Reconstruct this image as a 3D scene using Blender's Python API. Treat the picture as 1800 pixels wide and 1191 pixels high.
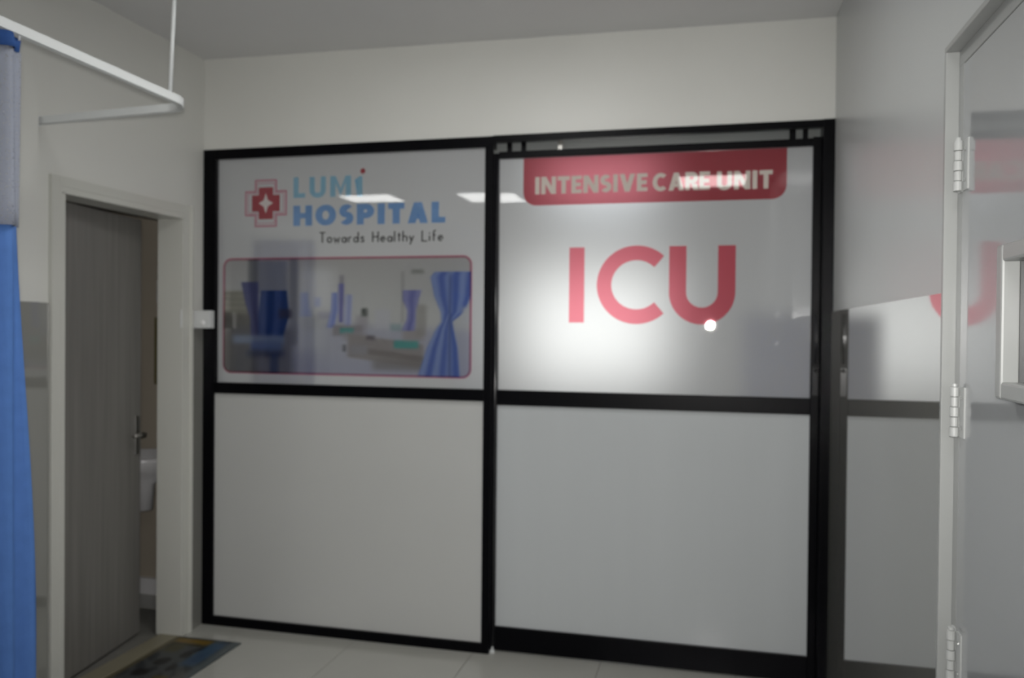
import bpy, bmesh, math, random
from mathutils import Vector, Matrix
PI = math.pi
S = bpy.context.scene
C = S.collection
for o in list(bpy.data.objects): bpy.data.objects.remove(o)

# ------------------------------------------------------------ camera, world, exposure
yaw, pitch, roll = 0.239152, -0.011022, 0.009202
cam_loc = Vector((2.541, -3.7074, 1.5270))
fw = Vector((-math.sin(yaw)*math.cos(pitch), math.cos(yaw)*math.cos(pitch), math.sin(pitch)))
rt = Vector((math.cos(yaw), math.sin(yaw), 0)); up = rt.cross(fw)
r2 = rt*math.cos(roll) + up*math.sin(roll); u2 = up*math.cos(roll) - rt*math.sin(roll)
cd = bpy.data.cameras.new('camera'); cam = bpy.data.objects.new('camera', cd); C.objects.link(cam)
M = Matrix((r2, u2, -fw)).transposed().to_4x4(); M.translation = cam_loc
cam.matrix_world = M
cd.sensor_width = 36; cd.lens = 1440.62*36/1800; cd.clip_start = 0.02
cd.dof.use_dof = True; cd.dof.focus_distance = 1.1; cd.dof.aperture_fstop = 5.0
S.camera = cam
w = bpy.data.worlds.new('world'); S.world = w; w.use_nodes = True
w.node_tree.nodes['Background'].inputs[0].default_value = (0.5, 0.5, 0.5, 1)
w.node_tree.nodes['Background'].inputs[1].default_value = 0.0
S.view_settings.view_transform = 'Standard'; S.view_settings.look = 'None'
S.view_settings.gamma = 1.0; S.view_settings.exposure = 0.36
S.view_settings.use_curve_mapping = False
LIGHT_PANEL = 10.5        # emission of the ceiling light panels in this room
LIGHT_BEYOND = 3.6       # emission of the ceiling light panel in the unit beyond the glass
WINDOW_BEYOND = 2.15      # daylight in the far window of the unit beyond the glass

def flash(loc, power, radius):
    l = bpy.data.lights.new('camera_lamp', 'SPOT'); l.spot_size = math.radians(94); l.spot_blend = 1.0; l.energy = power; l.shadow_soft_size = radius
    l.color = (1, 0.98, 0.95)
    o = bpy.data.objects.new('camera_lamp', l); o.matrix_world = Matrix((rt, up, -fw)).transposed().to_4x4(); o.location = loc; C.objects.link(o)
flash((2.525, -3.69, 1.585), 145, 0.03)     # the camera's own flash beside the lens

# ------------------------------------------------------------ materials
def newmat(n):
    m = bpy.data.materials.new(n); m.use_nodes = True; m.node_tree.nodes.clear()
    return m, m.node_tree.nodes, m.node_tree.links
def pbr(n, col, rough=0.5, metal=0, spec=0.5, var=0.0, scale=4, bump=0, bscale=60, coat=0, stretch=None):
    m, N, K = newmat(n)
    b = N.new('ShaderNodeBsdfPrincipled'); o = N.new('ShaderNodeOutputMaterial'); K.new(b.outputs[0], o.inputs[0])
    b.inputs['Roughness'].default_value = rough; b.inputs['Metallic'].default_value = metal
    b.inputs['Specular IOR Level'].default_value = spec; b.inputs['Coat Weight'].default_value = coat
    b.inputs['Coat Roughness'].default_value = 0.03; b.inputs['Coat IOR'].default_value = 1.75 if coat >= 1 else 1.5; b.inputs['IOR'].default_value = 1.5
    tc = N.new('ShaderNodeTexCoord'); mp = N.new('ShaderNodeMapping'); K.new(tc.outputs['Object'], mp.inputs[0])
    if stretch: mp.inputs['Scale'].default_value = stretch
    t = N.new('ShaderNodeTexNoise'); t.inputs['Scale'].default_value = scale; t.inputs['Detail'].default_value = 5
    K.new(mp.outputs[0], t.inputs['Vector'])
    r = N.new('ShaderNodeValToRGB'); K.new(t.outputs[0], r.inputs[0])
    r.color_ramp.elements[0].position = .3; r.color_ramp.elements[1].position = .7
    r.color_ramp.elements[0].color = (*[c*(1-var) for c in col], 1)
    r.color_ramp.elements[1].color = (*[min(1, c*(1+var)) for c in col], 1)
    K.new(r.outputs[0], b.inputs['Base Color'])
    if bump:
        t2 = N.new('ShaderNodeTexNoise'); t2.inputs['Scale'].default_value = bscale; t2.inputs['Detail'].default_value = 2
        K.new(mp.outputs[0], t2.inputs['Vector'])
        bp = N.new('ShaderNodeBump'); bp.inputs['Strength'].default_value = bump; bp.inputs['Distance'].default_value = 0.01
        K.new(t2.outputs[0], bp.inputs['Height']); K.new(bp.outputs[0], b.inputs['Normal'])
        if coat: K.new(bp.outputs[0], b.inputs['Coat Normal'])
    return m
def emis(n, col, s):
    m, N, K = newmat(n)
    e = N.new('ShaderNodeEmission'); e.inputs[0].default_value = (*col, 1); e.inputs[1].default_value = s
    o = N.new('ShaderNodeOutputMaterial'); K.new(e.outputs[0], o.inputs[0]); return m
def frosted(n, col, see=(.8, .81, .8), wd=.41, wt=.17, rough=.44):
    """frosted glass: scatters light on both sides and lets a blurred view through, with a smooth front"""
    m, N, K = newmat(n)
    d = N.new('ShaderNodeBsdfDiffuse'); t = N.new('ShaderNodeBsdfTranslucent'); r = N.new('ShaderNodeBsdfRefraction')
    d.inputs[0].default_value = (*col, 1); t.inputs[0].default_value = (*col, 1)
    r.inputs[0].default_value = (*see, 1); r.inputs['Roughness'].default_value = rough; r.inputs['IOR'].default_value = 1.45
    a = N.new('ShaderNodeMixShader'); a.inputs[0].default_value = wt/(wd+wt); K.new(d.outputs[0], a.inputs[1]); K.new(t.outputs[0], a.inputs[2])
    b = N.new('ShaderNodeMixShader'); b.inputs[0].default_value = 1-wd-wt; K.new(a.outputs[0], b.inputs[1]); K.new(r.outputs[0], b.inputs[2])
    g = N.new('ShaderNodeBsdfGlossy'); g.inputs['Roughness'].default_value = .015; g.inputs[0].default_value = (1, 1, 1, 1)
    f = N.new('ShaderNodeFresnel'); f.inputs[0].default_value = 1.5
    m2 = N.new('ShaderNodeMixShader'); K.new(f.outputs[0], m2.inputs[0]); K.new(b.outputs[0], m2.inputs[1]); K.new(g.outputs[0], m2.inputs[2])
    o = N.new('ShaderNodeOutputMaterial'); K.new(m2.outputs[0], o.inputs[0]); return m
def ink(n, col, attr=None):
    """transparent printing ink lying on the frosted film, under a smooth surface"""
    m, N, K = newmat(n)
    t = N.new('ShaderNodeBsdfTransparent'); t.inputs[0].default_value = (*col, 1)
    if attr:
        a = N.new('ShaderNodeVertexColor'); a.layer_name = attr; K.new(a.outputs[0], t.inputs[0])
    g = N.new('ShaderNodeBsdfGlossy'); g.inputs['Roughness'].default_value = .015; g.inputs[0].default_value = (1, 1, 1, 1)
    f = N.new('ShaderNodeFresnel'); f.inputs[0].default_value = 1.42
    ge = N.new('ShaderNodeNewGeometry'); iv = N.new('ShaderNodeMath'); iv.operation = 'SUBTRACT'; iv.inputs[0].default_value = 1; K.new(ge.outputs['Backfacing'], iv.inputs[1])
    mu = N.new('ShaderNodeMath'); mu.operation = 'MULTIPLY'; K.new(f.outputs[0], mu.inputs[0]); K.new(iv.outputs[0], mu.inputs[1])
    m2 = N.new('ShaderNodeMixShader'); K.new(mu.outputs[0], m2.inputs[0]); K.new(t.outputs[0], m2.inputs[1]); K.new(g.outputs[0], m2.inputs[2])
    o = N.new('ShaderNodeOutputMaterial'); K.new(m2.outputs[0], o.inputs[0]); return m
def film(n, col, trans=0.5, attr=None, rough=0.015):
    """printed film on glass: diffuse front, lets diffused light through, mirror-smooth glass surface"""
    m, N, K = newmat(n)
    d = N.new('ShaderNodeBsdfDiffuse'); t = N.new('ShaderNodeBsdfTranslucent'); mx = N.new('ShaderNodeMixShader')
    mx.inputs[0].default_value = trans
    if attr:
        a = N.new('ShaderNodeVertexColor'); a.layer_name = attr
        K.new(a.outputs[0], d.inputs[0]); K.new(a.outputs[0], t.inputs[0])
    else:
        tc = N.new('ShaderNodeTexCoord'); nz = N.new('ShaderNodeTexNoise'); nz.inputs['Scale'].default_value = 3
        K.new(tc.outputs['Object'], nz.inputs['Vector'])
        r = N.new('ShaderNodeValToRGB'); K.new(nz.outputs[0], r.inputs[0])
        r.color_ramp.elements[0].color = (*[c*.97 for c in col], 1); r.color_ramp.elements[1].color = (*col, 1)
        K.new(r.outputs[0], d.inputs[0]); K.new(r.outputs[0], t.inputs[0])
    K.new(d.outputs[0], mx.inputs[1]); K.new(t.outputs[0], mx.inputs[2])
    g = N.new('ShaderNodeBsdfGlossy'); g.inputs['Roughness'].default_value = rough; g.inputs[0].default_value = (1, 1, 1, 1)
    f = N.new('ShaderNodeFresnel'); f.inputs[0].default_value = 1.5
    m2 = N.new('ShaderNodeMixShader'); K.new(f.outputs[0], m2.inputs[0]); K.new(mx.outputs[0], m2.inputs[1]); K.new(g.outputs[0], m2.inputs[2])
    o = N.new('ShaderNodeOutputMaterial'); K.new(m2.outputs[0], o.inputs[0]); return m

m_wall = pbr('cream_paint', (0.64, 0.64, 0.608), 0.38, var=0.02, scale=2, bump=0.02, bscale=25)
m_wallR = pbr('cream_satin_paint', (0.52, 0.535, 0.53), 0.30, var=0.02, scale=2, bump=0.004, bscale=10)
m_ceil = pbr('ceiling_paint', (0.66, 0.66, 0.66), 0.7, spec=.2, var=0.02, scale=2)
m_dado = pbr('glossy_dado', (0.23, 0.23, 0.212), 0.03, var=0.04, scale=1.5, bump=0.006, bscale=4, coat=1.0, stretch=(1, 3, .35))
m_black = pbr('black_anodised_aluminium', (0.0012, 0.0012, 0.0022), 0.36, spec=.10, var=0.1, scale=20)
m_blacks = pbr('black_edge_aluminium', (0.007, 0.007, 0.009), 0.25, spec=.35, var=0.1, scale=20)
m_bead = pbr('polished_black_bead', (0.01, 0.01, 0.012), 0.22, spec=1.0)
m_panelL = pbr('grey_laminate', (0.47, 0.475, 0.465), 0.25, spec=.4, var=0.015, scale=2, bump=.003, bscale=6)
m_panelR = pbr('cool_grey_laminate', (0.455, 0.475, 0.485), 0.14, spec=.5, var=0.015, scale=2, bump=0.012, bscale=9, stretch=(4, 1, .15))
m_film = frosted('frosted_film', (0.68, 0.685, 0.70), (.80, .82, .84))
m_red = ink('red_print', (0.77, 0.26, 0.30))
m_redbig = ink('red_letter_print', (1.0, 0.35, 0.42))
m_cream = film('cream_print', (0.82, 0.78, 0.70), 0.40)
m_blue = ink('blue_print', (0.50, 0.71, 1.0))
m_teal = ink('pale_blue_print', (0.60, 0.86, 1.0))
m_pinkl = ink('pink_line_print', (0.93, 0.52, 0.62))
m_blackp = film('black_print', (0.035, 0.033, 0.033), 0.3)
m_white_p = film('white_print', (0.85, 0.85, 0.83), 0.5)
m_pic = ink('ward_picture_print', (1, 1, 1), attr='Col')
m_gloss_door = pbr('glossy_white_laminate', (0.33, 0.34, 0.345), 0.07, var=0.015, scale=2, coat=.2, bump=0.003, bscale=3)
m_trim = pbr('white_gloss_trim', (0.33, 0.338, 0.33), 0.32, var=0.01)
m_trimL = pbr('cream_gloss_trim', (0.55, 0.55, 0.51), 0.30, var=0.01)
m_leafL = pbr('grey_laminate_door', (0.17, 0.163, 0.152), 0.4, var=0.12, scale=3, stretch=(14, 14, .5))
m_hinge = pbr('painted_white_hinge', (0.44, 0.45, 0.44), 0.35)
m_white = pbr('white_plastic', (0.60, 0.61, 0.61), 0.3)
m_rail = pbr('white_powder_coat', (0.66, 0.68, 0.68), 0.4)
m_dark = pbr('dark_slot', (0.05, 0.05, 0.05), 0.6)
m_chrome = pbr('chrome', (0.75, 0.75, 0.75), 0.12, metal=1)
m_steel = pbr('dull_steel', (0.35, 0.34, 0.32), 0.35, metal=1)
m_curt = pbr('blue_curtain_cloth', (0.08, 0.18, 0.46), 0.75, spec=.2, var=.05, scale=30, bump=.1, bscale=300)
m_curtB = pbr('light_blue_curtain_cloth', (0.09, 0.20, 0.56), 0.75, spec=.2, var=.05, scale=30)
m_curtD = pbr('deep_blue_curtain_band', (0.03, 0.085, 0.27), 0.75, spec=.2, var=.05, scale=30)
m_tile = pbr('cream_floor_tile', (0.40, 0.397, 0.365), 0.12, var=0.03, scale=3)
m_grout = pbr('floor_grout', (0.16, 0.155, 0.14), 0.8)
m_bfloor = pbr('brown_washroom_floor', (0.10, 0.085, 0.05), 0.4, var=.15)
m_bwall = pbr('beige_washroom_tile', (0.42, 0.37, 0.30), 0.3, var=.04)
m_bwhite = pbr('washroom_white_ceramic', (0.72, 0.71, 0.72), 0.12)
m_olive = pbr('olive_cloth', (0.14, 0.12, 0.045), 0.8)
m_room = pbr('unit_wall_paint', (0.72, 0.73, 0.72), 0.6)
m_lamp = emis('light_panel_glow', (1, 1, 0.985), LIGHT_PANEL)
m_lampB = emis('unit_light_panel_glow', (0.94, 0.98, 1.0), LIGHT_BEYOND)
m_day = emis('daylight_in_far_window', (1, 0.995, 0.95), WINDOW_BEYOND)
m_visg = pbr('grey_door_glass', (0.07, 0.073, 0.073), 0.12, spec=.25)

# mesh mesh translucency for the curtain top net
def net_mat():
    m, N, K = newmat('white_curtain_net')
    d = N.new('ShaderNodeBsdfDiffuse'); d.inputs[0].default_value = (.30, .32, .38, 1)
    t = N.new('ShaderNodeBsdfTransparent'); mx = N.new('ShaderNodeMixShader')
    tc = N.new('ShaderNodeTexCoord'); mp = N.new('ShaderNodeMapping'); mp.inputs['Scale'].default_value = (1, 1, 1)
    K.new(tc.outputs['Object'], mp.inputs[0])
    v = N.new('ShaderNodeTexVoronoi'); v.inputs['Scale'].default_value = 160; K.new(mp.outputs[0], v.inputs['Vector'])
    mt = N.new('ShaderNodeMath'); mt.operation = 'LESS_THAN'; mt.inputs[1].default_value = 0.30; K.new(v.outputs['Distance'], mt.inputs[0])
    mu = N.new('ShaderNodeMath'); mu.operation = 'MULTIPLY'; mu.inputs[1].default_value = .8; K.new(mt.outputs[0], mu.inputs[0])
    K.new(mu.outputs[0], mx.inputs[0]); K.new(d.outputs[0], mx.inputs[1]); K.new(t.outputs[0], mx.inputs[2])
    o = N.new('ShaderNodeOutputMaterial'); K.new(mx.outputs[0], o.inputs[0]); return m
m_net = net_mat()

# ------------------------------------------------------------ helpers
def tag(o, label=None, cat=None, group=None, kind=None):
    if label: o['label'] = label
    if cat: o['category'] = cat
    if group: o['group'] = group
    if kind: o['kind'] = kind
    return o
def empty(name, loc, label=None, cat=None, group=None, kind=None):
    o = bpy.data.objects.new(name, None); o.location = loc; o.empty_display_size = .1; C.objects.link(o)
    return tag(o, label, cat, group, kind)
def link(name, bm, mat, parent=None, smooth=False, bevel=0):
    me = bpy.data.meshes.new(name)
    bmesh.ops.recalc_face_normals(bm, faces=bm.faces)
    bm.to_mesh(me); bm.free(); me.materials.append(mat)
    for p in me.polygons: p.use_smooth = smooth
    o = bpy.data.objects.new(name, me); C.objects.link(o)
    if parent:
        o.parent = parent; o.matrix_parent_inverse = Matrix.Translation(-world_loc(parent))
    if bevel:
        md = o.modifiers.new('bevel', 'BEVEL'); md.width = bevel; md.segments = 2; md.limit_method = 'ANGLE'
    return o
def world_loc(o):
    v = Vector(o.location)
    if o.parent: v = v + world_loc(o.parent) - (world_loc(o.parent) if True else 0)
    return v
def bx(bm, x0, x1, y0, y1, z0, z1, rot=None):
    vs = [bm.verts.new((x, y, z)) for x in (x0, x1) for y in (y0, y1) for z in (z0, z1)]
    for f in ((0,1,3,2),(4,6,7,5),(0,4,5,1),(2,3,7,6),(0,2,6,4),(1,5,7,3)):
        bm.faces.new([vs[i] for i in f])
    if rot: bmesh.ops.transform(bm, matrix=rot, verts=vs)
    return vs
def box(name, x0, x1, y0, y1, z0, z1, mat, parent=None, bevel=0, rot=None):
    bm = bmesh.new(); bx(bm, x0, x1, y0, y1, z0, z1, rot); return link(name, bm, mat, parent, bevel=bevel)
def cyl(bm, a, b, r, seg=20, r2=None):
    a, b = Vector(a), Vector(b); d = (b-a); L = d.length
    q = Vector((0,0,1)).rotation_difference(d.normalized()).to_matrix().to_4x4()
    bmesh.ops.create_cone(bm, cap_ends=True, segments=seg, radius1=r, radius2=r if r2 is None else r2, depth=L,
                          matrix=Matrix.Translation((a+b)/2) @ q)
def sweep(bm, pts, prof, up=Vector((0,0,1))):
    """sweep a closed 2D profile (side, up) along a path"""
    rings = []
    for i, p in enumerate(pts):
        p = Vector(p); a = Vector(pts[max(0, i-1)]); b = Vector(pts[min(len(pts)-1, i+1)])
        t = (b-a).normalized(); s = t.cross(up).normalized()
        rings.append([bm.verts.new(p + s*u + up*v) for u, v in prof])
    n = len(prof)
    for i in range(len(rings)-1):
        for j in range(n):
            bm.faces.new((rings[i][j], rings[i][(j+1) % n], rings[i+1][(j+1) % n], rings[i+1][j]))
    bm.faces.new(rings[0]); bm.faces.new(rings[-1][::-1])
def lathe(bm, prof, center, seg=28):
    rings = []
    for r, z in prof:
        rings.append([bm.verts.new((center[0]+r*math.cos(2*PI*k/seg), center[1]+r*math.sin(2*PI*k/seg), center[2]+z)) for k in range(seg)])
    for i in range(len(rings)-1):
        for k in range(seg):
            bm.faces.new((rings[i][k], rings[i][(k+1) % seg], rings[i+1][(k+1) % seg], rings[i+1][k]))
    bm.faces.new(rings[0][::-1]); bm.faces.new(rings[-1])

# ------------------------------------------------------------ the setting
W = 3.0404
def ceil_z(x, y): return 2.895 - 0.009*x + 0.004*y
# ceiling (very slightly out of level, as in the photograph)
bm = bmesh.new()
cs = [(-3.2, -6.5), (W+.1, -6.5), (W+.1, .14), (-3.2, .14)]
lo = [bm.verts.new((x, y, ceil_z(x, y))) for x, y in cs]; hi = [bm.verts.new((x, y, 3.05)) for x, y in cs]
bm.faces.new(lo); bm.faces.new(hi)
for i in range(4): bm.faces.new((lo[i], lo[(i+1)%4], hi[(i+1)%4], hi[i]))
tag(link('ceiling', bm, m_ceil), 'plain grey-white ceiling above the glass partition', 'ceiling', kind='structure')
floor = box('floor', -3.2, W+.1, -6.5, .14, -.10, -.004, m_grout); tag(floor, 'pale cream tiled floor in front of the partition', 'floor', kind='structure')
# floor tiles, each with its own edges
bm = bmesh.new(); g = .0015; T = .6
bx(bm, g, T-g, g, T-g, -.004, 0)
tile_me = None
for i in range(-5, 6):
    for j in range(0, 11):
        x0 = -.07 + .33 + i*T; y1 = .09 - j*T
        a0, a1, b0, b1 = max(x0, 0.0 if y1-T > -1.4 else -3.0), min(x0+T, W), max(y1-T, -6.4), y1
        if a1-a0 < .02 or b1-b0 < .02: continue
        if y1-T > -1.4 and a1 <= 0: continue
        full = abs(a1-a0-T) < 1e-6 and abs(b1-b0-T) < 1e-6
        if full and tile_me:
            o = bpy.data.objects.new('tile', tile_me); C.objects.link(o); o.parent = floor; o.location = (a0, b0, 0)
        else:
            b_ = bmesh.new(); bx(b_, g, a1-a0-g, g, b1-b0-g, -.004, 0)
            o = link('tile', b_, m_tile); o.parent = floor; o.location = (a0, b0, 0)
            if full: tile_me = o.data
bm.free()
# left wall with the doorway (opening y -0.92..-0.17, z 0..2.065)
Y0, Y1, ZO = -.942, -.178, 2.062
bm = bmesh.new()
bx(bm, -.12, 0, Y1, .12, 0, 2.90)
bx(bm, -.12, 0, Y0, Y1, ZO, 2.90)
bx(bm, -.12, 0, -1.09, Y0, 0, 2.90)
wl = tag(link('wall_left', bm, m_wall), 'cream painted wall with the washroom doorway in it', 'wall', kind='structure')
bm = bmesh.new(); bx(bm, -.001, .007, -1.0895, -1.006, 0, 1.617); link('dado', bm, m_dado, wl)
bm = bmesh.new(); bx(bm, -.001, .007, -.105, -.0015, 0, 1.560); link('dado', bm, m_dado, wl)
bm = bmesh.new(); bx(bm, -.12, .035, -1.33, -1.09, 0, 2.90)
pil = tag(link('wall_left_pier', bm, m_wall), 'thicker stretch of cream wall behind the blue curtain', 'wall', kind='structure')
box('dado', .034, .042, -1.33, -1.0895, 0, 1.617, m_dado, pil)
# right wall with doorway
DY0, DY1, DZ = -2.80, -1.858, 2.085
bm = bmesh.new()
bx(bm, W, W+.12, DY1, .12, 0, 2.90); bx(bm, W, W+.12, DY0, DY1, DZ, 2.90); bx(bm, W, W+.12, -6.5, DY0, 0, 2.90)
wr = tag(link('wall_right', bm, m_wallR), 'cream satin painted wall right of the sliding door', 'wall', kind='structure')
box('dado', W-.007, W+.001, -1.848, -.0015, 0, 1.617, m_dado, wr)
box('dado', W-.007, W+.001, -6.5, -2.81, 0, 1.617, m_dado, wr)
# wall over the partition
bm = bmesh.new(); bx(bm, 0, W, .012, .14, 2.434, 2.90)
tag(link('wall_back', bm, m_wall), 'cream wall strip above the black framed partition', 'wall', kind='structure')
# the room behind the camera
bm = bmesh.new(); bx(bm, -3.2, W+.1, -6.62, -6.5, 0, 2.95)
tag(link('wall_front', bm, m_wall), 'cream wall behind the camera', 'wall', kind='structure')
bm = bmesh.new(); bx(bm, -3.32, -3.2, -6.5, -1.23, 0, 2.95); bx(bm, -3.2, -.12, -1.33, -1.23, 0, 2.95)
tag(link('wall_side', bm, m_wall), 'cream walls of the wider ward area left of the camera', 'wall', kind='structure')

# washroom behind the left doorway
bm = bmesh.new()
bx(bm, -1.9, -.12, .36, .44, 0, 2.6); bx(bm, -1.98, -1.9, -1.22, .44, 0, 2.6)
wb = tag(link('wall_washroom', bm, m_bwall), 'beige tiled washroom wall seen through the gap of the door', 'wall', kind='structure')
box('skirting', -1.9, -.12, .335, .36, 0, .09, m_bwhite, wb)
tag(box('floor_washroom', -1.9, 0.0, -1.22, .36, -.08, -.012, m_bfloor), 'dark brown washroom floor behind the grey door', 'floor', kind='structure')
tag(box('ceiling_washroom', -1.98, -.12, -1.22, .44, 2.6, 2.68, m_bwall), 'washroom ceiling', 'ceiling', kind='structure')
# unit beyond the glass
bm = bmesh.new()
UX, UY = -1.2, 9.0
wx0, wx1, wz0, wz1 = .24, 2.00, .85, 2.30
bx(bm, UX, wx0, UY, UY+.15, 0, 2.8); bx(bm, wx1, W+.12, UY, UY+.15, 0, 2.8); bx(bm, wx0, wx1, UY, UY+.15, 0, wz0); bx(bm, wx0, wx1, UY, UY+.15, wz1, 2.8)
bx(bm, UX-.1, UX, .44, UY, 0, 2.8); bx(bm, W+.12, W+.22, .12, UY, 0, 2.8); bx(bm, UX, -.10, .44, .54, 0, 2.8)
tag(link('wall_unit', bm, m_room), 'white walls of the unit beyond the glass', 'wall', kind='structure')
w1 = empty('window_1', (1.12, UY, 1.5), 'daylit window glowing through the frosted glass below the large red letters', 'window', kind='structure')
bm = bmesh.new()
for a in ((wx0, wx0+.04, wz0, wz1), (wx1-.04, wx1, wz0, wz1), (wx0+.04, wx1-.04, wz0, wz0+.04), (wx0+.04, wx1-.04, wz1-.04, wz1), (1.10, 1.14, wz0+.04, wz1-.04)):
    bx(bm, a[0], a[1], UY+.02, UY+.07, a[2], a[3])
link('window_frame', bm, m_white, w1)
box('daylight_pane', wx0+.04, wx1-.04, UY+.04, UY+.05, wz0+.04, wz1-.04, m_day, w1)
tag(box('floor_unit', UX, W+.12, .14, UY, -.10, 0, m_tile), 'tiled floor of the unit beyond the glass', 'floor', kind='structure')
tag(box('ceiling_unit', UX-.1, W+.22, .14, UY+.1, 2.8, 2.9, m_room), 'white ceiling of the unit beyond the glass', 'ceiling', kind='structure')

# ------------------------------------------------------------ ceiling light panels
def ceiling_light(x, y, z, s, label, lm, group):
    t = empty('ceiling_light', (x, y, z), label, 'ceiling light', group)
    bm = bmesh.new(); h = s/2; k = .02
    for a in ((-h,h,-h,-h+k), (-h,h,h-k,h), (-h,-h+k,-h+k,h-k), (h-k,h,-h+k,h-k)):
        bx(bm, x+a[0], x+a[1], y+a[2], y+a[3], z-.018, z)
    link('frame', bm, m_white, t)
    box('diffuser', x-h+k, x+h-k, y-h+k, y+h-k, z-.014, z-.004, lm, t)
for x, y, lb in ((-.89, -4.20, 'square ceiling light panel furthest left, mirrored under the hospital name'),
                 (.37, -4.21, 'square ceiling light panel mirrored beside the black mullion'),
                 (2.53, -3.56, 'square ceiling light panel mirrored in the red banner'),
                 (1.70, -1.38, 'added unseen ceiling light panel brightening the bay in front of the partition'),  # unseen panel added to brighten the bay and the back wall
                 (-2.15, -4.22, 'added unseen ceiling light panel giving fill from beyond the blue curtain')):  # unseen panel added for more ambient light, outside the mirrored view
    ceiling_light(x, y, ceil_z(x, y)-.001, .6, lb, m_lamp, 'ceiling light panels')
ceiling_light(1.68, 3.9, 2.799, .9, 'square ceiling light panel of the unit nearer the glass', m_lampB, None)
ceiling_light(1.5, 6.2, 2.799, .9, 'square ceiling light panel of the unit nearer the far window', m_lampB, None)

# ------------------------------------------------------------ glyphs (drawn as flat print, cap height 1)
def ribbon(pts, w, closed=False):
    pts = [Vector(p) for p in pts]; n = len(pts); L, R_ = [], []
    for i in range(n):
        if closed: a, b, c = pts[i-1], pts[i], pts[(i+1) % n]
        else: a, b, c = pts[max(0, i-1)], pts[i], pts[min(n-1, i+1)]
        d1 = (b-a).normalized() if (b-a).length > 1e-9 else (c-b).normalized()
        d2 = (c-b).normalized() if (c-b).length > 1e-9 else d1
        t = (d1+d2).normalized(); nn = Vector((-t.y, t.x)); k = 1/max(.4, nn.dot(Vector((-d1.y, d1.x))))
        L.append(b+nn*w/2*k); R_.append(b-nn*w/2*k)
    out = []
    for i in range(n if closed else n-1):
        j = (i+1) % n; out.append([L[i], R_[i], R_[j], L[j]])
    return out
def arc(cx, cy, a, b, t0, t1, n=18):
    return [(cx+a*math.cos(math.radians(t0+(t1-t0)*i/n)), cy+b*math.sin(math.radians(t0+(t1-t0)*i/n))) for i in range(n+1)]
def glyph(ch, s):
    if ch == 'I': return [[(0,0),(s,0),(s,1),(0,1)]], s
    if ch == 'N':
        w = .56+s; d = s*1.12; k = s/(w-d)
        return [[(0,0),(0,1),(s,1),(s,0)], [(s,1),(d,1),(w-s,k),(w-s,0),(w-d,0),(s,1-k)], [(w-s,0),(w-s,1),(w,1),(w,0)]], w
    if ch == 'T': w = .64; return [[(0,1-s),(w,1-s),(w,1),(0,1)], [((w-s)/2,0),((w+s)/2,0),((w+s)/2,1-s),((w-s)/2,1-s)]], w
    if ch == 'E':
        w = .54; m = s*.92
        return [[(0,0),(s,0),(s,1),(0,1)], [(s,0),(w,0),(w,m),(s,m)], [(s,.5-m/2),(w*.92,.5-m/2),(w*.92,.5+m/2),(s,.5+m/2)], [(s,1-m),(w,1-m),(w,1),(s,1)]], w
    if ch == 'L': w = .54; return [[(0,0),(s,0),(s,1),(0,1)], [(s,0),(w,0),(w,s*.95),(s,s*.95)]], w
    if ch == 'H': w = .50+s; return [[(0,0),(s,0),(s,1),(0,1)], [(s,.5-s*.45),(w-s,.5-s*.45),(w-s,.5+s*.45),(s,.5+s*.45)], [(w-s,0),(w,0),(w,1),(w-s,1)]], w
    if ch in 'VA':
        w = .80; s1 = s*1.08; q = w/2-.5*s1; t = (w/2-s1)/q
        P = [[(0,1),(s1,1),(w/2,1-t),(w/2,0),(q,0)], [(w-s1,1),(w,1),(w-q,0),(w/2,0),(w/2,1-t)]]
        if ch == 'V': return P, w
        P = [[(x, 1-y) for x, y in p] for p in P]; y0, y1 = .20, .20+s*.8
        P.append([(s1+y0*q, y0), (w-s1-y0*q, y0), (w-s1-y1*q, y1), (s1+y1*q, y1)]); return P, w
    if ch == 'M':
        w = .70+s; d = s*1.05; m = .38; sl = (1-m)/(w/2-d); m2 = m-.36; y1 = m2+sl*(w/2-s)
        return [[(0,0),(s,0),(s,1),(0,1)], [(s,y1),(w/2,m2),(w/2,m),(d,1),(s,1)], [(w-s,y1),(w-s,1),(w-d,1),(w/2,m),(w/2,m2)], [(w-s,0),(w,0),(w,1),(w-s,1)]], w
    if ch == 'S':
        w = .58; a = w/2-s/2; b = (.5-s/2)/2
        p = arc(w/2, .5+b, a, b, 38, 270, 22) + arc(w/2, .5-b, a, b, 90, -142, 22)[1:]
        return ribbon(p, s), w
    if ch == 'C': w = .76; return ribbon(arc(w/2+.04, .5, w/2-s/2+.04, .5-s/2+.01, 47, 313, 36), s), w
    if ch == 'O': w = .86; return ribbon(arc(w/2, .5, w/2-s/2, .5-s/2+.01, 0, 350, 35), s, True), w
    if ch == 'U': w = .74; r = w/2-s/2; return ribbon([(s/2, 1), (s/2, .7)] + arc(w/2, r+s/2-.02, r, r, 180, 360, 22) + [(w-s/2, .7), (w-s/2, 1)], s), w
    if ch in 'RP':
        w = .42+s; yt = 1-s/2; yb = .47 if ch == 'R' else .44; r = (yt-yb)/2
        P = [[(0,0),(s,0),(s,1),(0,1)]] + ribbon([(s, yt), (w-s/2-r*.9, yt)] + arc(w-s/2-r*.9, (yt+yb)/2, r*.9, r, 90, -90, 14)[1:] + [(s, yb)], s)
        if ch == 'R': P.append([(s+.08, yb-s/2), (s+.08+s*1.15, yb-s/2), (w+.04, 0), (w+.04-s*1.2, 0)])
        return P, w
    if ch == 'i':   # tall one-like letter with a small flag, its dot is separate
        return [[(.12,0),(.12+s,0),(.12+s,.95),(.12+s*.55,.95),(0,.80),(0,.70),(.12,.74)]], .12+s
    return [], .30
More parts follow.
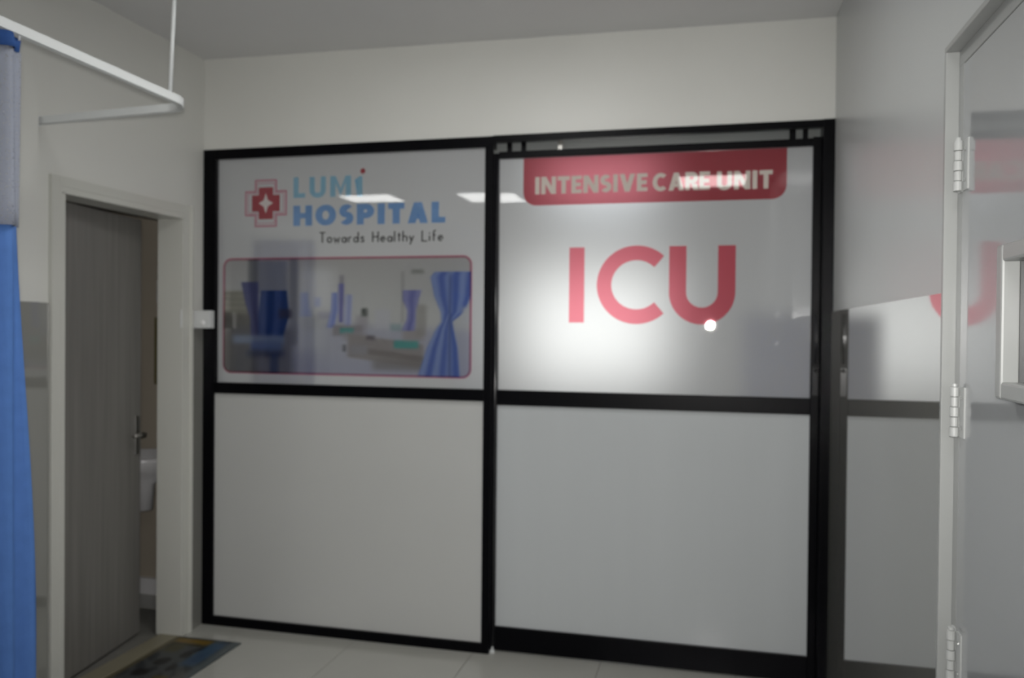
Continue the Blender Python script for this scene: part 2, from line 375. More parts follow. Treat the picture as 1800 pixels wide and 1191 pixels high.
thin = {  # tagline, pen strokes
 'T': ([[(0,1),(.5,1)],[(.25,1),(.25,0)]],.5), 'o': ([arc(.2,.27,.18,.25,0,360,10)],.42), 'w': ([[(0,.52),(.12,0),(.24,.4),(.36,0),(.48,.52)]],.5),
 'a': ([arc(.19,.25,.17,.24,0,360,10),[(.38,.5),(.38,0)]],.42), 'r': ([[(0,.5),(0,0)],arc(.15,.32,.15,.18,180,60,5)],.26),
 'd': ([arc(.19,.25,.17,.24,0,360,10),[(.38,1),(.38,0)]],.42), 's': ([[(.3,.45),(.12,.52),(.04,.38),(.26,.2),(.22,.04),(0,.05)]],.34),
 'H': ([[(0,0),(0,1)],[(.45,0),(.45,1)],[(0,.5),(.45,.5)]],.5), 'e': ([[(.02,.27),(.36,.27)]+arc(.19,.26,.17,.24,0,310,10)],.4),
 'l': ([[(0,0),(0,1)]],.08), 't': ([[(.12,.85),(.12,0)],[(0,.6),(.26,.6)]],.28), 'h': ([[(0,0),(0,1)],[(0,.3)]+arc(.16,.34,.16,.17,160,0,6)+[(.32,0)]],.36),
 'y': ([[(0,.52),(.16,.05)],[(.34,.52),(.05,-.3)]],.36), 'L': ([[(0,1),(0,0),(.42,0)]],.44), 'i': ([[(0,0),(0,.5)],[(0,.68),(0,.8)]],.08),
 'f': ([arc(.2,.85,.12,.14,60,180,5)+[(.08,0)],[(0,.55),(.24,.55)]],.28), ' ': ([],.34)}
def print_mesh(name, polys, mat, parent, x0, z0, sx, sz, y):
    bm = bmesh.new()
    for p in polys:
        vs = [bm.verts.new((x0+a*sx, y, z0+b*sz)) for a, b in p]
        try: bm.faces.new(vs)
        except Exception: pass
    fs = [f for f in bm.faces if len(f.verts) > 4]
    if fs: bmesh.ops.triangulate(bm, faces=fs)
    for f in bm.faces:
        f.normal_update()
        if f.normal.y > 0: f.normal_flip()
    me = bpy.data.meshes.new(name); bm.to_mesh(me); bm.free(); me.materials.append(mat)
    o = bpy.data.objects.new(name, me); C.objects.link(o); o.parent = parent
    o.location = -parent_world(parent); return o
def parent_world(p):
    v = Vector((0, 0, 0))
    while p is not None:
        v = v + p.location; v = v + (p.matrix_parent_inverse.translation if p.parent else Vector((0, 0, 0))); p = p.parent
    return v
def text(s, st, x0, x1, z0, h, y, mat, parent, name='letter', gap=.12, space=.34):
    """one part per letter, the line stretched to fit x0..x1"""
    items = []; x = 0
    for ch in s:
        if ch == ' ': x += space; continue
        P, w_ = glyph(ch, st); items.append((P, x)); x += w_+gap
    tot = x-gap; sc = (x1-x0)/tot
    for P, xo in items: print_mesh(name, P, mat, parent, x0+xo*sc, z0, sc, h, y)
def rrect(x0, x1, z0, z1, r, corners=(1,1,1,1), n=8):
    """outline, corners = bottom-left, bottom-right, top-right, top-left"""
    pts = []
    for (cx, cz, a), on in zip(((x0+r, z0+r, 180), (x1-r, z0+r, 270), (x1-r, z1-r, 0), (x0+r, z1-r, 90)), corners):
        if on: pts += [(cx+r*math.cos(math.radians(a+90*i/n)), cz+r*math.sin(math.radians(a+90*i/n))) for i in range(n+1)]
        else:
            sx = -1 if a in (180, 90) else 1; sz = -1 if a in (180, 270) else 1
            pts.append((cx+sx*r, cz+sz*r))
    return pts
def pane(name, x0, x1, z0, z1, y, mat, parent):
    return print_mesh(name, [[(x0, z0), (x1, z0), (x1, z1), (x0, z1)]], mat, parent, 0, 0, 1, 1, y)

# ------------------------------------------------------------ glass partition (fixed unit, header, jambs)
gp = empty('glass_partition', (0.0, .03, 0), 'black framed glass partition with hospital name on its fixed left pane', 'partition')
HB = 2.379
def bar(name, x0, x1, y0, y1, z0, z1, parent, mat=None, bev=.002): return box(name, x0, x1, y0, y1, z0, z1, mat or m_black, parent, bevel=bev)
bar('jamb', .004, .066, 0, .075, 0, 2.432, gp)
bar('jamb', 2.993, W-.0005, 0, .11, 0, 2.436, gp)
bar('header', .066, 1.537, 0, .075, HB+.003, 2.432, gp)
# header over the sliding leaf: front fascia, slightly rising
bm = bmesh.new(); bx(bm, 1.537, 2.993, 0, .03, 2.402, 2.434); bx(bm, 1.537, 2.993, .085, .11, 2.42, 2.434); bx(bm, 1.537, 2.993, .03, .085, 2.425, 2.434)
link('track_header', bm, m_black, gp)
bar('mullion', 1.499, 1.5365, 0, .022, 0, HB+.003, gp)
bar('transom', .066, 1.499, 0, .05, 1.190, 1.246, gp)
bar('bottom_rail', .066, 1.499, 0, .05, 0, .047, gp)
# slim inner glazing bead seen beside the left pane
bar('glazing_bead', .066, .080, .008, .03, 1.246, HB+.003, gp, m_blacks, .001)
pane('glass_pane', .066, 1.499, 1.246, HB+.003, .02, m_film, gp)
box('lower_panel', .062, 1.503, .016, .030, .044, 1.194, m_panelL, gp)
# prints on the left pane
yL = .0195
text('LUM', .235, .501, .812, 2.176, .102, yL, m_teal, gp, gap=.20)
print_mesh('letter', glyph('i', .26)[0], m_teal, gp, .832, 2.174, .105, .104, yL)
print_mesh('letter_dot', [arc(0, 0, .5, .5, 0, 350, 16)], m_red, gp, .874, 2.297, .027, .027, yL)
text('HOSPITAL', .29, .501, 1.300, 2.036, .101, yL, m_blue, gp, gap=.13)
P = []; x = 0
for ch in 'Towards Healthy Life':
    st, w_ = thin[ch]
    for pl in st: P += [[(a.x, a.y) for a in q] for q in ribbon([(x+a, b) for a, b in pl], .115)]
    x += w_+.17
print_mesh('tagline', P, m_blackp, gp, .645, 1.950, .655/x, .050, yL)
# emblem: double cross outline, solid red cross, white four-point star
def cross(cx, cz, a, b, r=0): # a: half length, b: half width of the arms
    return [(-b,-a),(b,-a),(b,-b),(a,-b),(a,b),(b,b),(b,a),(-b,a),(-b,b),(-a,b),(-a,-b),(-b,-b)]
def crosspolys(a, b): return [[(-b,-a),(b,-a),(b,a),(-b,a)], [(-a,-b),(-b,-b),(-b,b),(-a,b)], [(b,-b),(a,-b),(a,b),(b,b)]]
ec = (.348, 2.154)
def crossring(a, b, t):
    o = cross(0, 0, a, b); i = cross(0, 0, a-t, b-t); return [[o[k], o[(k+1) % 12], i[(k+1) % 12], i[k]] for k in range(12)]
print_mesh('emblem_outline', crossring(.117, .062, .009), m_pinkl, gp, ec[0], ec[1], 1, 1.02, yL)
print_mesh('emblem_outline', crossring(.100, .050, .0035), m_pinkl, gp, ec[0], ec[1], 1, 1.02, yL)
print_mesh('emblem_cross', crosspolys(.078, .040), m_red, gp, ec[0], ec[1], 1, 1.03, yL)
st = []
for k in range(8):
    r = .045 if k % 2 == 0 else .019; st.append((r*math.cos(k*PI/4), r*math.sin(k*PI/4)))
print_mesh('emblem_star', [[(0,0), st[k], st[(k+1) % 8]] for k in range(8)], m_white_p, gp, ec[0], ec[1], .9, 1.15, yL-.0005)

# picture of a ward (a flat print), painted into vertex colours
def sm(a, b, x): t = max(0, min(1, (x-a)/(b-a))); return t*t*(3-2*t)
def inr(x, a, b, s): return sm(a-s, a+s, x)*(1-sm(b-s, b+s, x))
def lerp(c, d, t): return [c[i]*(1-t)+d[i]*t for i in range(3)]
def polyw(v, keys):
    for i in range(len(keys)-1):
        if keys[i][0] <= v <= keys[i+1][0]:
            t = (v-keys[i][0])/(keys[i+1][0]-keys[i][0]); return [keys[i][j]*(1-t)+keys[i+1][j]*t for j in (1, 2)]
    return None
random.seed(3)
def picture(u, v):   # u left-right, v top-down; sRGB 0..255
    c = lerp([196, 194, 192], [208, 208, 206], sm(0, .4, v))
    c = lerp(c, [186, 186, 186], .6*sm(.55, 1, u)*(1-sm(.3, .5, v)))
    c = lerp(c, [182, 183, 198], sm(.50, .62, v-.1*abs(u-.45)))                     # floor
    c = lerp(c, [172, 174, 198], .6*sm(.75, 1.0, v))
    c = lerp(c, [238, 238, 240], .85*inr(u, .33, .47, .05)*inr(v, .10, .45, .07))   # bright window
    c = lerp(c, [214, 216, 222], .7*inr(u, .29, .43, .05)*inr(v, .52, .8, .08))
    def R(a, b, t, w, col, k=1, s=.008, s2=None):
        nonlocal c; c = lerp(c, col, k*inr(u, a, b, s)*inr(v, t, w, s2 or s*1.8))
    R(-.1, .12, .28, .50, [150, 146, 128], .8, .01)       # wooden wall, left
    for k in range(4): R(-.1, .12, .30+k*.05, .308+k*.05, [112, 110, 98], .6, .004)
    R(-.1, .14, .48, 1.1, [96, 92, 86], .85, .02); R(.04, .30, .60, 1.1, [104, 104, 112], .7, .03)
    R(.105, .15, -.1, .3, [104, 106, 110], .7, .01); R(.28, .315, -.1, .75, [120, 120, 128], .6, .012)
    R(.15, .27, .02, .30, [140, 144, 160], .7, .012)
    def cur(keys, col, hi, k=1, f=30):
        nonlocal c
        ks = polyw(v, keys)
        if ks:
            a, b = ks; m = inr(u, a, b, .006)
            q = .5+.5*math.sin((u-a)/(b-a+1e-6)*f)
            c = lerp(c, lerp(col, hi, q), k*m)
    cur([(.20,.075,.15), (.40,.095,.15), (.52,.115,.155), (.80,.12,.185)], [62, 66, 118], [86, 90, 140], .95, 8)
    cur([(.28,.16,.27), (.5,.15,.28), (.72,.15,.25)], [38, 66, 128], [70, 92, 150], .95, 12)
    R(.235, .29, .44, .52, [70, 64, 80], .7, .012)
    R(.04, .26, .67, .74, [142, 156, 184], .9, .015); R(.12, .25, .72, .82, [98, 120, 168], .85, .02)
    R(.10, .26, .80, .86, [58, 62, 88], .7, .02); R(.20, .235, .82, 1.1, [54, 70, 112], .6, .01)
    cur([(.30,.325,.36), (.42,.325,.365), (.50,.32,.375)], [170, 182, 226], [190, 200, 232], .8, 8)
    R(.385, .41, .34, .42, [176, 186, 232], .7, .01); R(.40, .45, .46, .53, [176, 174, 196], .6, .01)
    R(.33, .42, .52, .62, [192, 192, 190], .4, .02)
    R(.485, .505, .15, .40, [156, 152, 160], .8, .006)
    cur([(.30,.455,.48), (.45,.452,.482), (.60,.435,.468)], [120, 138, 214], [156, 168, 226], .95, 8)
    cur([(.22,.482,.505), (.55,.484,.502)], [104, 104, 176], [128, 128, 190], .95, 8)
    cur([(.32,.51,.54), (.58,.505,.535)], [150, 160, 220], [180, 188, 230], .85, 8)
    R(.555, .60, .49, .62, [158, 150, 160], .6, .014); R(.575, .60, .43, .50, [92, 96, 92], .95, .007)
    R(.46, .58, .575, .665, [140, 132, 136], .8, .01); R(.49, .545, .60, .645, [70, 156, 150], .95, .006)
    R(.50, .60, .63, .70, [162, 158, 164], .7, .012)
    yb = .64+.28*(u-.5)
    if .505 < u < .84: c = lerp(c, [148, 140, 138], .9*inr(v, yb, yb+.20, .015)*inr(u, .52, .82, .012))
    if .505 < u < .84: c = lerp(c, [116, 108, 104], .6*inr(v, yb+.10, yb+.15, .012)*inr(u, .60, .82, .012))
    R(.50, .515, .74, .80, [104, 104, 110], .9, .006); R(.595, .63, .66, .70, [96, 88, 96], .8, .008)
    R(.53, .60, .74, .82, [150, 148, 156], .8, .012); R(.62, .82, .86, .95, [126, 120, 118], .7, .02)
    R(.705, .80, .70, .765, [72, 158, 152], .95, .007); R(.74, .82, .60, .70, [160, 150, 146], .7, .015)
    R(.63, .69, .44, .60, [206, 206, 216], .7, .012); R(.69, .735, .56, .62, [120, 160, 164], .5, .01)
    R(.79, .83, .40, .66, [150, 146, 140], .6, .012); R(.73, .745, .12, .55, [150, 148, 148], .4, .004)
    R(.77, .82, .105, .145, [134, 136, 132], .7, .008)
    cur([(.275,.738,.812), (.36,.738,.800), (.45,.757,.79), (.52,.755,.79), (.62,.735,.785)], [104, 108, 180], [138, 140, 200], .95, 9)
    cur([(.13,.86,1.01), (.17,.845,1.01), (.33,.860,1.0), (.46,.885,.975), (.54,.888,.930), (.60,.868,.935), (.75,.835,.950), (1.0,.798,.960)],
        [78, 102, 186], [134, 156, 214], 1, 19)
    c = lerp(c, [56, 74, 140], .7*inr(u, .915, .925, .006)*sm(.1, .2, v))
    R(.965, 1.1, .42, .56, [206, 208, 210], .8, .012, .02)
    n = random.uniform(-2, 2); return [max(0, min(255, k+n)) for k in c]
def lin(c): c /= 255; return c/12.92 if c <= .04045 else ((c+.055)/1.055)**2.4
px0, px1, pz0, pz1 = .112, 1.432, 1.297, 1.876
NX, NZ = 240, 106; me = bpy.data.meshes.new('ward_picture'); V = []; F = []; idx = {}
cr = .042
def inside(x, z):
    dx = max(px0+cr-x, x-(px1-cr), 0); dz = max(pz0+cr-z, z-(pz1-cr), 0); return dx*dx+dz*dz <= (cr+.004)**2
for j in range(NZ+1):
    for i in range(NX+1): V.append((px0+(px1-px0)*i/NX, yL, pz0+(pz1-pz0)*j/NZ))
for j in range(NZ):
    for i in range(NX):
        q = [j*(NX+1)+i, j*(NX+1)+i+1, (j+1)*(NX+1)+i+1, (j+1)*(NX+1)+i]
        if all(inside(V[k][0], V[k][2]) for k in q): F.append(q)
me.from_pydata(V, [], F); me.materials.append(m_pic)
ca = me.color_attributes.new('Col', 'FLOAT_COLOR', 'POINT'); buf = []
for x, _, z in V:
    c = picture((x-px0)/(px1-px0), (pz1-z)/(pz1-pz0)); buf += [min(1, (lin(k)*1.12)**.52) for k in c]+[1]
ca.data.foreach_set('color', buf)
o = bpy.data.objects.new('ward_picture', me); C.objects.link(o); o.parent = gp; o.location = -parent_world(gp)
o1 = rrect(px0-.004, px1+.004, pz0-.004, pz1+.004, cr+.004); o2 = rrect(px0+.008, px1-.008, pz0+.008, pz1-.008, cr-.008)
print_mesh('picture_border', [[o1[k], o1[(k+1) % len(o1)], o2[(k+1) % len(o1)], o2[k]] for k in range(len(o1))], m_pinkl, gp, 0, 0, 1, 1, yL-.0005)

# ------------------------------------------------------------ sliding door
sd = empty('sliding_door', (2.26, .06, 0), 'black framed sliding door with red banner and large red unit letters', 'door')
SY0, SY1 = .04, .080
bar('stile', 1.510, 1.556, SY0, SY1, .008, 2.359, sd, m_blacks)
bm = bmesh.new(); cyl(bm, (1.5475, .0395, .012), (1.5475, .0395, 2.355), .0065, 16); link('added_stile_bead', bm, m_bead, sd, True)  # rounded bead added to catch the flash as a highlight line
bar('stile', 2.957, 2.9915, SY0, SY1, .008, 2.372, sd)
bm = bmesh.new(); bx(bm, 1.556, 2.957, SY0, SY1, 2.334, 2.366); link('top_rail', bm, m_black, sd, bevel=.002)
bar('transom', 1.556, 2.957, SY0, SY1, 1.171, 1.243, sd)
bar('bottom_rail', 1.556, 2.957, SY0, SY1, .008, .120, sd)
pane('glass_pane', 1.556, 2.957, 1.243, 2.334, .060, m_film, sd)
box('lower_panel', 1.552, 2.961, .054, .066, .116, 1.175, m_panelR, sd)
yS = .0595
bo = rrect(1.671, 2.851, 2.111, 2.333, .062, (1,1,0,0))
print_mesh('banner', [bo], m_red, sd, 0, 0, 1, 1, yS)
text('INTENSIVE', .235, 1.728, 2.249, 2.163, .081, yS-.0006, m_cream, sd, gap=.09)
text('CARE', .235, 2.272, 2.525, 2.161, .081, yS-.0006, m_cream, sd, gap=.06)
text('UNIT', .235, 2.555, 2.792, 2.158, .081, yS-.0006, m_cream, sd, gap=.10)
# large letters
H = .348; z0 = 1.564
print_mesh('large_letter', [[(0,0),(.071,0),(.071,H),(0,H)]], m_redbig, sd, 1.8935, z0, 1, 1, yS)
print_mesh('large_letter', [[(a.x, a.y) for a in q] for q in ribbon(arc(2.2035, 1.738, .1475, .1455, 46, 314, 44), .067)], m_redbig, sd, 0, 0, 1, 1, yS)
print_mesh('large_letter', [[(a.x, a.y) for a in q] for q in ribbon([(2.388, z0+H), (2.388, 1.72)] + arc(2.495, 1.704, .107, .107, 180, 360, 26) + [(2.602, 1.72), (2.602, z0+H)], .076)], m_redbig, sd, 0, 0, 1, 1, yS)
# roller hangers in the track gap
for hx, hw, mt in ((1.604, .022, m_black), (1.672, .022, m_black), (1.847, .02, m_steel), (2.872, .026, m_black), (2.925, .022, m_black)):
    bm = bmesh.new(); bx(bm, hx-hw/2, hx+hw/2, .048, .062, 2.36, 2.426); cyl(bm, (hx, .044, 2.41), (hx, .050, 2.41), .008, 12)
    link('roller_hanger', bm, mt, sd)
# pull handle: curved recessed grip plus lock
bm = bmesh.new(); n = 14
pts = []
for i in range(n+1):
    t = i/n; pts.append((2.976, .040-.020*math.sin(PI*t), 1.392+.215*t))
sweep(bm, pts, [(-.007, -.003), (.007, -.003), (.007, .003), (-.007, .003)], up=Vector((0, 1, 0)))
hd = link('pull_handle', bm, m_blacks, sd, smooth=False)
bm = bmesh.new(); bx(bm, 2.962, 2.990, .0375, .040, 1.255, 1.382); link('lock_plate', bm, m_blacks, sd, bevel=.002)
bm = bmesh.new(); cyl(bm, (2.978, .040, 1.365), (2.978, .028, 1.365), .009, 16); bx(bm, 2.962, 2.994, .024, .029, 1.376, 1.384); link('lock_knob', bm, m_black, sd)
bm = bmesh.new(); cyl(bm, (2.976, .0385, 1.270), (2.976, .036, 1.270), .006, 14); link('screw', bm, m_blacks, sd)
bm = bmesh.new(); cyl(bm, (1.541, .0385, 1.130), (1.541, .036, 1.130), .006, 14); link('screw', bm, m_blacks, sd)
# floor guide in the gap
bm = bmesh.new(); bx(bm, 1.538, 1.558, .022, .038, 0, .012); bx(bm, 1.544, 1.552, .024, .036, .012, .026)
tag(link('floor_guide', bm, m_rail, bevel=.0015), 'small pale floor guide at the foot of the black mullion', 'door guide')

# ------------------------------------------------------------ things beyond the glass
def drape(name, x0, x1, y, z0, z1, mat, amp=.02, fold=.07, parent=None, along='x', nz=10, thick=.003, flare=0.0):
    bm = bmesh.new(); n = max(8, int((x1-x0)/fold*10)); rows = []
    for j in range(nz+1):
        t = j/nz; z = z1+(z0-z1)*t; r = []
        for i in range(n+1):
            s = i/n; a = x0+(x1+flare*t-x0)*s; ph = (a-x0)/fold*2*PI
            d = amp*(.75+.25*t)*(math.sin(ph)+.35*math.sin(ph*.47+1.3+t*.8))
            r.append(bm.verts.new((a, y+d, z) if along == 'x' else (y+d, a, z)))
        rows.append(r)
    for j in range(nz):
        for i in range(n): bm.faces.new((rows[j][i], rows[j][i+1], rows[j+1][i+1], rows[j+1][i]))
    me_o = link(name, bm, mat, parent, smooth=True)
    md = me_o.modifiers.new('solid', 'SOLIDIFY'); md.thickness = thick
    return me_o
tag(drape('curtain', .20, .56, .21, .25, 1.98, m_curtB, .015, .08), 'blue curtain seen as a dim blue patch behind the left frosted pane', 'curtain')
tag(drape('curtain', 2.70, 3.10, .95, .25, 1.62, m_curtB, .015, .08), 'blue curtain seen as a blue haze behind the sliding door glass', 'curtain')

# ------------------------------------------------------------ left doorway: frame, leaf, fittings
d1 = empty('door_1', (0, -.545, 0), 'grey washroom door standing slightly ajar in a cream frame', 'door', kind='structure')
bm = bmesh.new(); k = .062
bx(bm, -.125, .02, Y1-.006, Y1+k*.3, 0, ZO+.001); bx(bm, .0, .02, Y1+k*.3, Y1+k, 0, ZO+k); bx(bm, -.001, .030, Y1+k-.012, Y1+k+.004, 0, ZO+k+.004)
link('door_jamb', bm, m_trimL, d1, bevel=.002)
bm = bmesh.new()
bx(bm, -.125, .02, Y0-k*.3, Y0+.006, 0, ZO+.001); bx(bm, 0, .02, Y0-k, Y0-k*.3, 0, ZO+k); link('door_jamb', bm, m_trimL, d1, bevel=.002)
bm = bmesh.new(); bx(bm, -.125, .02, Y0-k*.3, Y1+k*.3, ZO-.006, ZO+.0205); bx(bm, 0, .02, Y0-k*.3, Y1+k*.3, ZO+.02, ZO+k); link('door_head', bm, m_trimL, d1, bevel=.002)
box('threshold', -.10, .0, Y0, Y1, -.012, .006, pbr('threshold_stone', (.22, .20, .14), .4), d1)
th = math.radians(8.2)
rot = Matrix.Translation((-.098, Y0+.012, 0)) @ Matrix.Rotation(th, 4, 'Z')
leaf = box('door_leaf', -.038, 0, 0, .735, .012, 2.052, m_leafL, d1, bevel=.002, rot=rot)
def onleaf(bm, fn):
    n0 = len(bm.verts); fn(bm); bm.verts.ensure_lookup_table(); bmesh.ops.transform(bm, matrix=rot, verts=bm.verts[n0:])
bm = bmesh.new()
onleaf(bm, lambda b: bx(b, -.001, .006, .680, .716, .90, 1.09)); lh = link('handle_plate', bm, m_steel, leaf, bevel=.003)
lh.matrix_parent_inverse = Matrix.Translation((0, 0, 0))
bm = bmesh.new()
def lever(b):
    cyl(b, (.006, .69, 1.0), (.045, .69, 1.0), .010, 16); cyl(b, (.045, .696, 1.0), (.045, .60, 1.0), .009, 16)
onleaf(bm, lever); lv = link('handle_lever', bm, m_steel, leaf, True); lv.matrix_parent_inverse = Matrix.Translation((0, 0, 0))
# strike plates on the far jamb
for z in (1.02, 1.20):
    box('strike_plate', -.06, -.03, Y1-.002, Y1+.001, z-.03, z+.03, m_steel, d1)
# washroom fittings glimpsed through the gap
bm = bmesh.new()
lathe(bm, [(.05, -.30), (.06, -.16), (.16, -.09), (.215, -.02), (.22, 0), (.20, 0), (.17, -.05), (.03, -.07)], (-.45, .135, .835))
wb_ = link('washbasin', bm, m_bwhite, None, True)
tag(wb_, 'white washbasin glimpsed behind the grey door', 'washbasin')
bm = bmesh.new(); bx(bm, -.50, -.43, .30, .3605, 1.66, 1.79); tag(link('paper_holder', bm, m_white, bevel=.006), 'small white holder on the washroom wall above an olive strip', 'holder')
bm = bmesh.new(); bx(bm, -.535, -.475, .33, .3605, 1.20, 1.58); tag(link('towel', bm, m_olive, bevel=.005), 'narrow olive cloth hanging on the washroom wall above the basin', 'towel')

# white catch between doorway and partition
ct = empty('door_catch', (.008, -.12, 1.565), 'white door catch with glossy button beside the left edge of the partition', 'door catch')
box('base_plate', .007, .016, -.190, -.085, 1.522, 1.612, m_white, ct, bevel=.003)
box('arm', .014, .112, -.100, -.060, 1.521, 1.610, m_white, ct, bevel=.004)
bm = bmesh.new(); bmesh.ops.create_uvsphere(bm, u_segments=20, v_segments=12, radius=.014, matrix=Matrix.Translation((.072, -.100, 1.548)) @ Matrix.Diagonal((1, .6, 1, 1)))
link('button', bm, pbr('glint_white_button', (.8, .8, .8), .1), ct, True)  # white colour stands in for the bright glint on the button
# small screw hook in the wall under the curtain track
bm = bmesh.new(); cyl(bm, (-.001, -1.082, 2.153), (.012, -1.082, 2.153), .010, 14); bx(bm, .010, .014, -1.087, -1.077, 2.135, 2.165)
tag(link('wall_hook', bm, m_steel), 'small dull hook on the cream wall above the washroom door', 'hook')

# door mat (procedurally coloured print)
def mat_mat():
    m, N, K = newmat('printed_mat')
    b = N.new('ShaderNodeBsdfPrincipled'); b.inputs['Roughness'].default_value = .45
    a = N.new('ShaderNodeVertexColor'); a.layer_name = 'Col'; K.new(a.outputs[0], b.inputs['Base Color'])
    o = N.new('ShaderNodeOutputMaterial'); K.new(b.outputs[0], o.inputs[0]); return m
mx0, mx1, my0, my1 = .008, .350, -.94, -.185
def matcol(u, v):  # u across from the door out, v along from near camera (0) to partition (1)
    c = [92, 96, 98]
    n = math.sin(u*17+3*math.sin(v*11))*math.sin(v*23+2*math.sin(u*9))
    c = lerp(c, [52, 58, 64], sm(.0, .5, n))
    for (cu, cv, ru, rv) in ((.35,.62,.10,.06), (.52,.74,.07,.05), (.30,.45,.12,.05), (.6,.55,.06,.05), (.45,.30,.1,.08), (.2,.2,.1,.1), (.62,.85,.06,.03)):
        d = ((u-cu)/ru)**2+((v-cv)/rv)**2; c = lerp(c, [14, 15, 17], 1-sm(.6, 1.3, d))
    c = lerp(c, [176, 134, 24], .95*inr(v, .905, .975, .015)*(1-sm(.55, .75, u)))
    c = lerp(c, [70, 60, 20], .9*inr(v, .87, .90, .012)*(1-sm(.6, .8, u)))
    c = lerp(c, [96, 86, 30], .8*inr(u, .10, .32, .06)*inr(v, .76, .87, .03))
    c = lerp(c, [70, 116, 158], .9*inr(u, .62, .86, .05)*inr(v, .60, .97, .05))
    c = lerp(c, [50, 88, 130], .8*inr(u, .66, .80, .04)*inr(v, .62, .78, .05))
    c = lerp(c, [122, 136, 140], .9*sm(.84, .92, u)*sm(.3, .5, v))
    c = lerp(c, [126, 122, 116], .9*inr(u, .78, .95, .04)*(1-sm(.40, .60, v)))
    c = lerp(c, [132, 120, 84], .9*(1-sm(.05, .10, u)))
    c = lerp(c, [130, 110, 30], .7*inr(u, .55, .75, .03)*inr(v, .38, .44, .02))
    return c
me = bpy.data.meshes.new('door_mat'); V = []; F = []; NX, NY = 60, 120
for j in range(NY+1):
    for i in range(NX+1): V.append((mx0+(mx1-mx0)*i/NX, my0+(my1-my0)*j/NY, .006))
for j in range(NY):
    for i in range(NX): F.append([j*(NX+1)+i, j*(NX+1)+i+1, (j+1)*(NX+1)+i+1, (j+1)*(NX+1)+i])
nb = len(V); cn = [0, NX, NY*(NX+1)+NX, NY*(NX+1)]
for k in cn: V.append((V[k][0], V[k][1], .0005))
F.append([nb+3, nb+2, nb+1, nb])
edges = [list(range(0, NX+1)), [j*(NX+1)+NX for j in range(NY+1)], [NY*(NX+1)+i for i in range(NX, -1, -1)], [j*(NX+1) for j in range(NY, -1, -1)]]
for e_, (a, b) in zip(edges, ((0, 1), (1, 2), (2, 3), (3, 0))): F.append(e_[::-1]+[nb+a, nb+b])
me.from_pydata(V, [], F); me.materials.append(mat_mat())
ca = me.color_attributes.new('Col', 'FLOAT_COLOR', 'POINT'); buf = []
for x, y, z in V:
    c = [k*.62 for k in matcol((x-mx0)/(mx1-mx0), (y-my0)/(my1-my0))]; buf += [lin(k) for k in c]+[1]
ca.data.foreach_set('color', buf)
dm = bpy.data.objects.new('door_mat', me); C.objects.link(dm)
tag(dm, 'dark printed mat with yellow and blue corner at the washroom doorway', 'door mat')

# ------------------------------------------------------------ right door
d2 = empty('door_2', (W, -2.33, 0), 'glossy pale grey door with white hinges and small framed window', 'door', kind='structure')
def steel_frame():
    """pressed frame: raised lip, step back, flat band"""
    bm = bmesh.new()
    for (a0, a1, xp) in ((0, .012, .040), (.012, .045, .015)):     # from the outer edge towards the leaf
        yo, yi = DY1+.008-a0, DY1+.008-a1; zo, zi = DZ+.030-a0, DZ+.030-a1
        bx(bm, W-xp, W+.05, yi, yo, 0, zi)                         # far jamb
        bx(bm, W-xp, W+.05, DY0-.008+a0, yo, zi, zo)               # head
        bx(bm, W-xp, W+.05, DY0-.008+a0, DY0-.008+a1, 0, zi)       # near jamb
    return bm
link('door_frame', steel_frame(), m_trim, d2, bevel=.0015)
ly1 = DY1-.040; ly0 = DY0+.040; lz = DZ-.018
leaf2 = box('door_leaf', W-.016, W+.022, ly0, ly1, .008, lz, m_gloss_door, d2, bevel=.002)
for hz in (1.861, 1.372, .885, .25):
    bm = bmesh.new()
    y = ly1-.010
    bx(bm, W-.019, W-.0155, y-.034, y-.006, hz-.05, hz+.05)
    bx(bm, W-.019, W-.0145, y+.006, y+.03, hz-.05, hz+.05)
    for q in range(5):
        cyl(bm, (W-.027, y, hz-.05+q*.02+.0008), (W-.027, y, hz-.05+q*.02+.0192), .0085 if q % 2 == 0 else .0072, 14)
    cyl(bm, (W-.027, y, hz+.05), (W-.027, y, hz+.056), .0055, 12)
    hg = link('hinge', bm, m_hinge, d2)
    bm = bmesh.new()
    for sy in (-.020, .018):
        for sz in (-.03, .03): cyl(bm, (W-.0185, y+sy, hz+sz), (W-.0205, y+sy, hz+sz), .004, 10)
    sc = link('hinge_screw', bm, m_chrome, hg); sc.matrix_parent_inverse = Matrix.Translation((0, 0, 0))
# vision window
vy1, vy0, vz0, vz1 = -2.203, -2.58, 1.422, 1.673
bm = bmesh.new(); fwid = .028; xf = W-.045
for (a0, a1, b0, b1) in ((vy1-fwid, vy1, vz0, vz1), (vy0, vy0+fwid, vz0, vz1), (vy0+fwid, vy1-fwid, vz0, vz0+fwid), (vy0+fwid, vy1-fwid, vz1-fwid, vz1)):
    bx(bm, xf, W-.0155, a0, a1, b0, b1)
link('window_frame', bm, m_trim, d2, bevel=.004)
box('window_pane', W-.0185, W-.0158, vy0+fwid-.002, vy1-fwid+.002, vz0+fwid-.002, vz1-fwid+.002, m_visg, d2)
bm = bmesh.new(); cyl(bm, (W-.016, ly0+.07, 1.02), (W-.06, ly0+.07, 1.02), .011, 16); cyl(bm, (W-.058, ly0+.07, 1.02), (W-.058, ly0+.19, 1.02), .010, 16)
bx(bm, W-.022, W-.0155, ly0+.05, ly0+.09, .93, 1.11); link('door_handle', bm, m_chrome, d2)

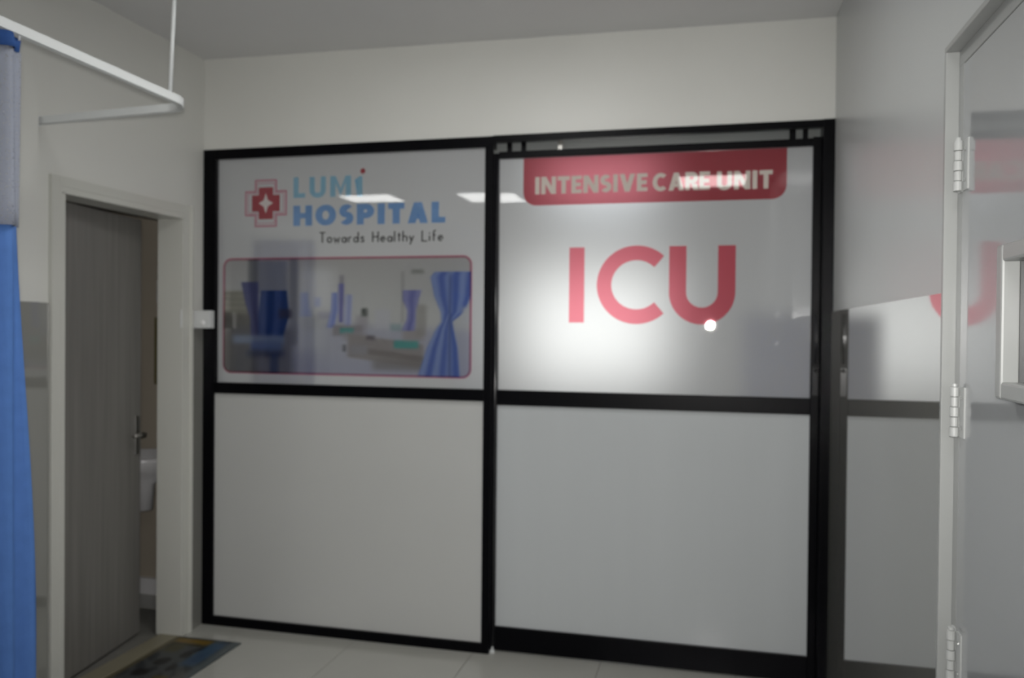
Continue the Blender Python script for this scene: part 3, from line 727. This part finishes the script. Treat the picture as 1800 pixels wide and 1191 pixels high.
# ------------------------------------------------------------ curtain track and curtain
zt = 2.315
tr = empty('curtain_track', (.0, -1.04, zt), 'white bent curtain track hung from the ceiling by a thin rod', 'curtain track')
pts = [(.004, -1.063, zt), (.30, -1.090, zt), (.603, -1.118, zt)]
c = Vector((.610, -1.228)); rr = .11
for i in range(1, 15):
    a = math.radians(90-90*i/14); pts.append((c.x+rr*math.cos(a)+.008, c.y+rr*math.sin(a), zt))
pts += [(.730, -1.6, zt), (.732, -2.4, zt), (.734, -3.15, zt)]
prof = [(-.011, -.014), (-.004, -.014), (-.004, -.006), (.004, -.006), (.004, -.014), (.011, -.014), (.011, .014), (-.011, .014)]
bm = bmesh.new(); sweep(bm, pts, prof); link('rail', bm, m_rail, tr, bevel=.001)
bm = bmesh.new(); cyl(bm, (.694, -1.205, zt+.014), (.728, -1.215, ceil_z(.7, -1.2)-.001), .007, 14); link('suspension_rod', bm, m_rail, tr, True)
bm = bmesh.new(); bx(bm, .676, .712, -1.222, -1.188, zt+.010, zt+.022); link('rod_bracket', bm, m_rail, tr, bevel=.002)
bm = bmesh.new(); cyl(bm, (.0005, -1.063, zt), (.006, -1.063, zt), .022, 20); link('wall_flange', bm, m_rail, tr)
bm = bmesh.new(); cyl(bm, (.734, -2.9, zt+.014), (.734, -2.9, ceil_z(.7, -2.9)-.001), .007, 14); link('suspension_rod', bm, m_rail, tr, True)
cu = empty('curtain', (.734, -2.1, zt), 'long blue hospital curtain with white net top hanging from the track at left', 'curtain')
drape('header_band', -2.80, -1.874, .734, 2.256, 2.297, m_curtD, .022, .085, cu, along='y', nz=2)
drape('net_panel', -2.80, -1.874, .734, 1.790, 2.258, m_net, .022, .085, cu, along='y', nz=8, thick=.0008)
drape('cloth_panel', -2.80, -1.882, .734, .10, 1.792, m_curt, .024, .085, cu, along='y', nz=24, flare=.066)
for q in range(10):
    y = -1.885-q*.085
    bm = bmesh.new(); cyl(bm, (.734, y, 2.288), (.734, y, 2.3005), .003, 8); link('glider', bm, m_white, cu)
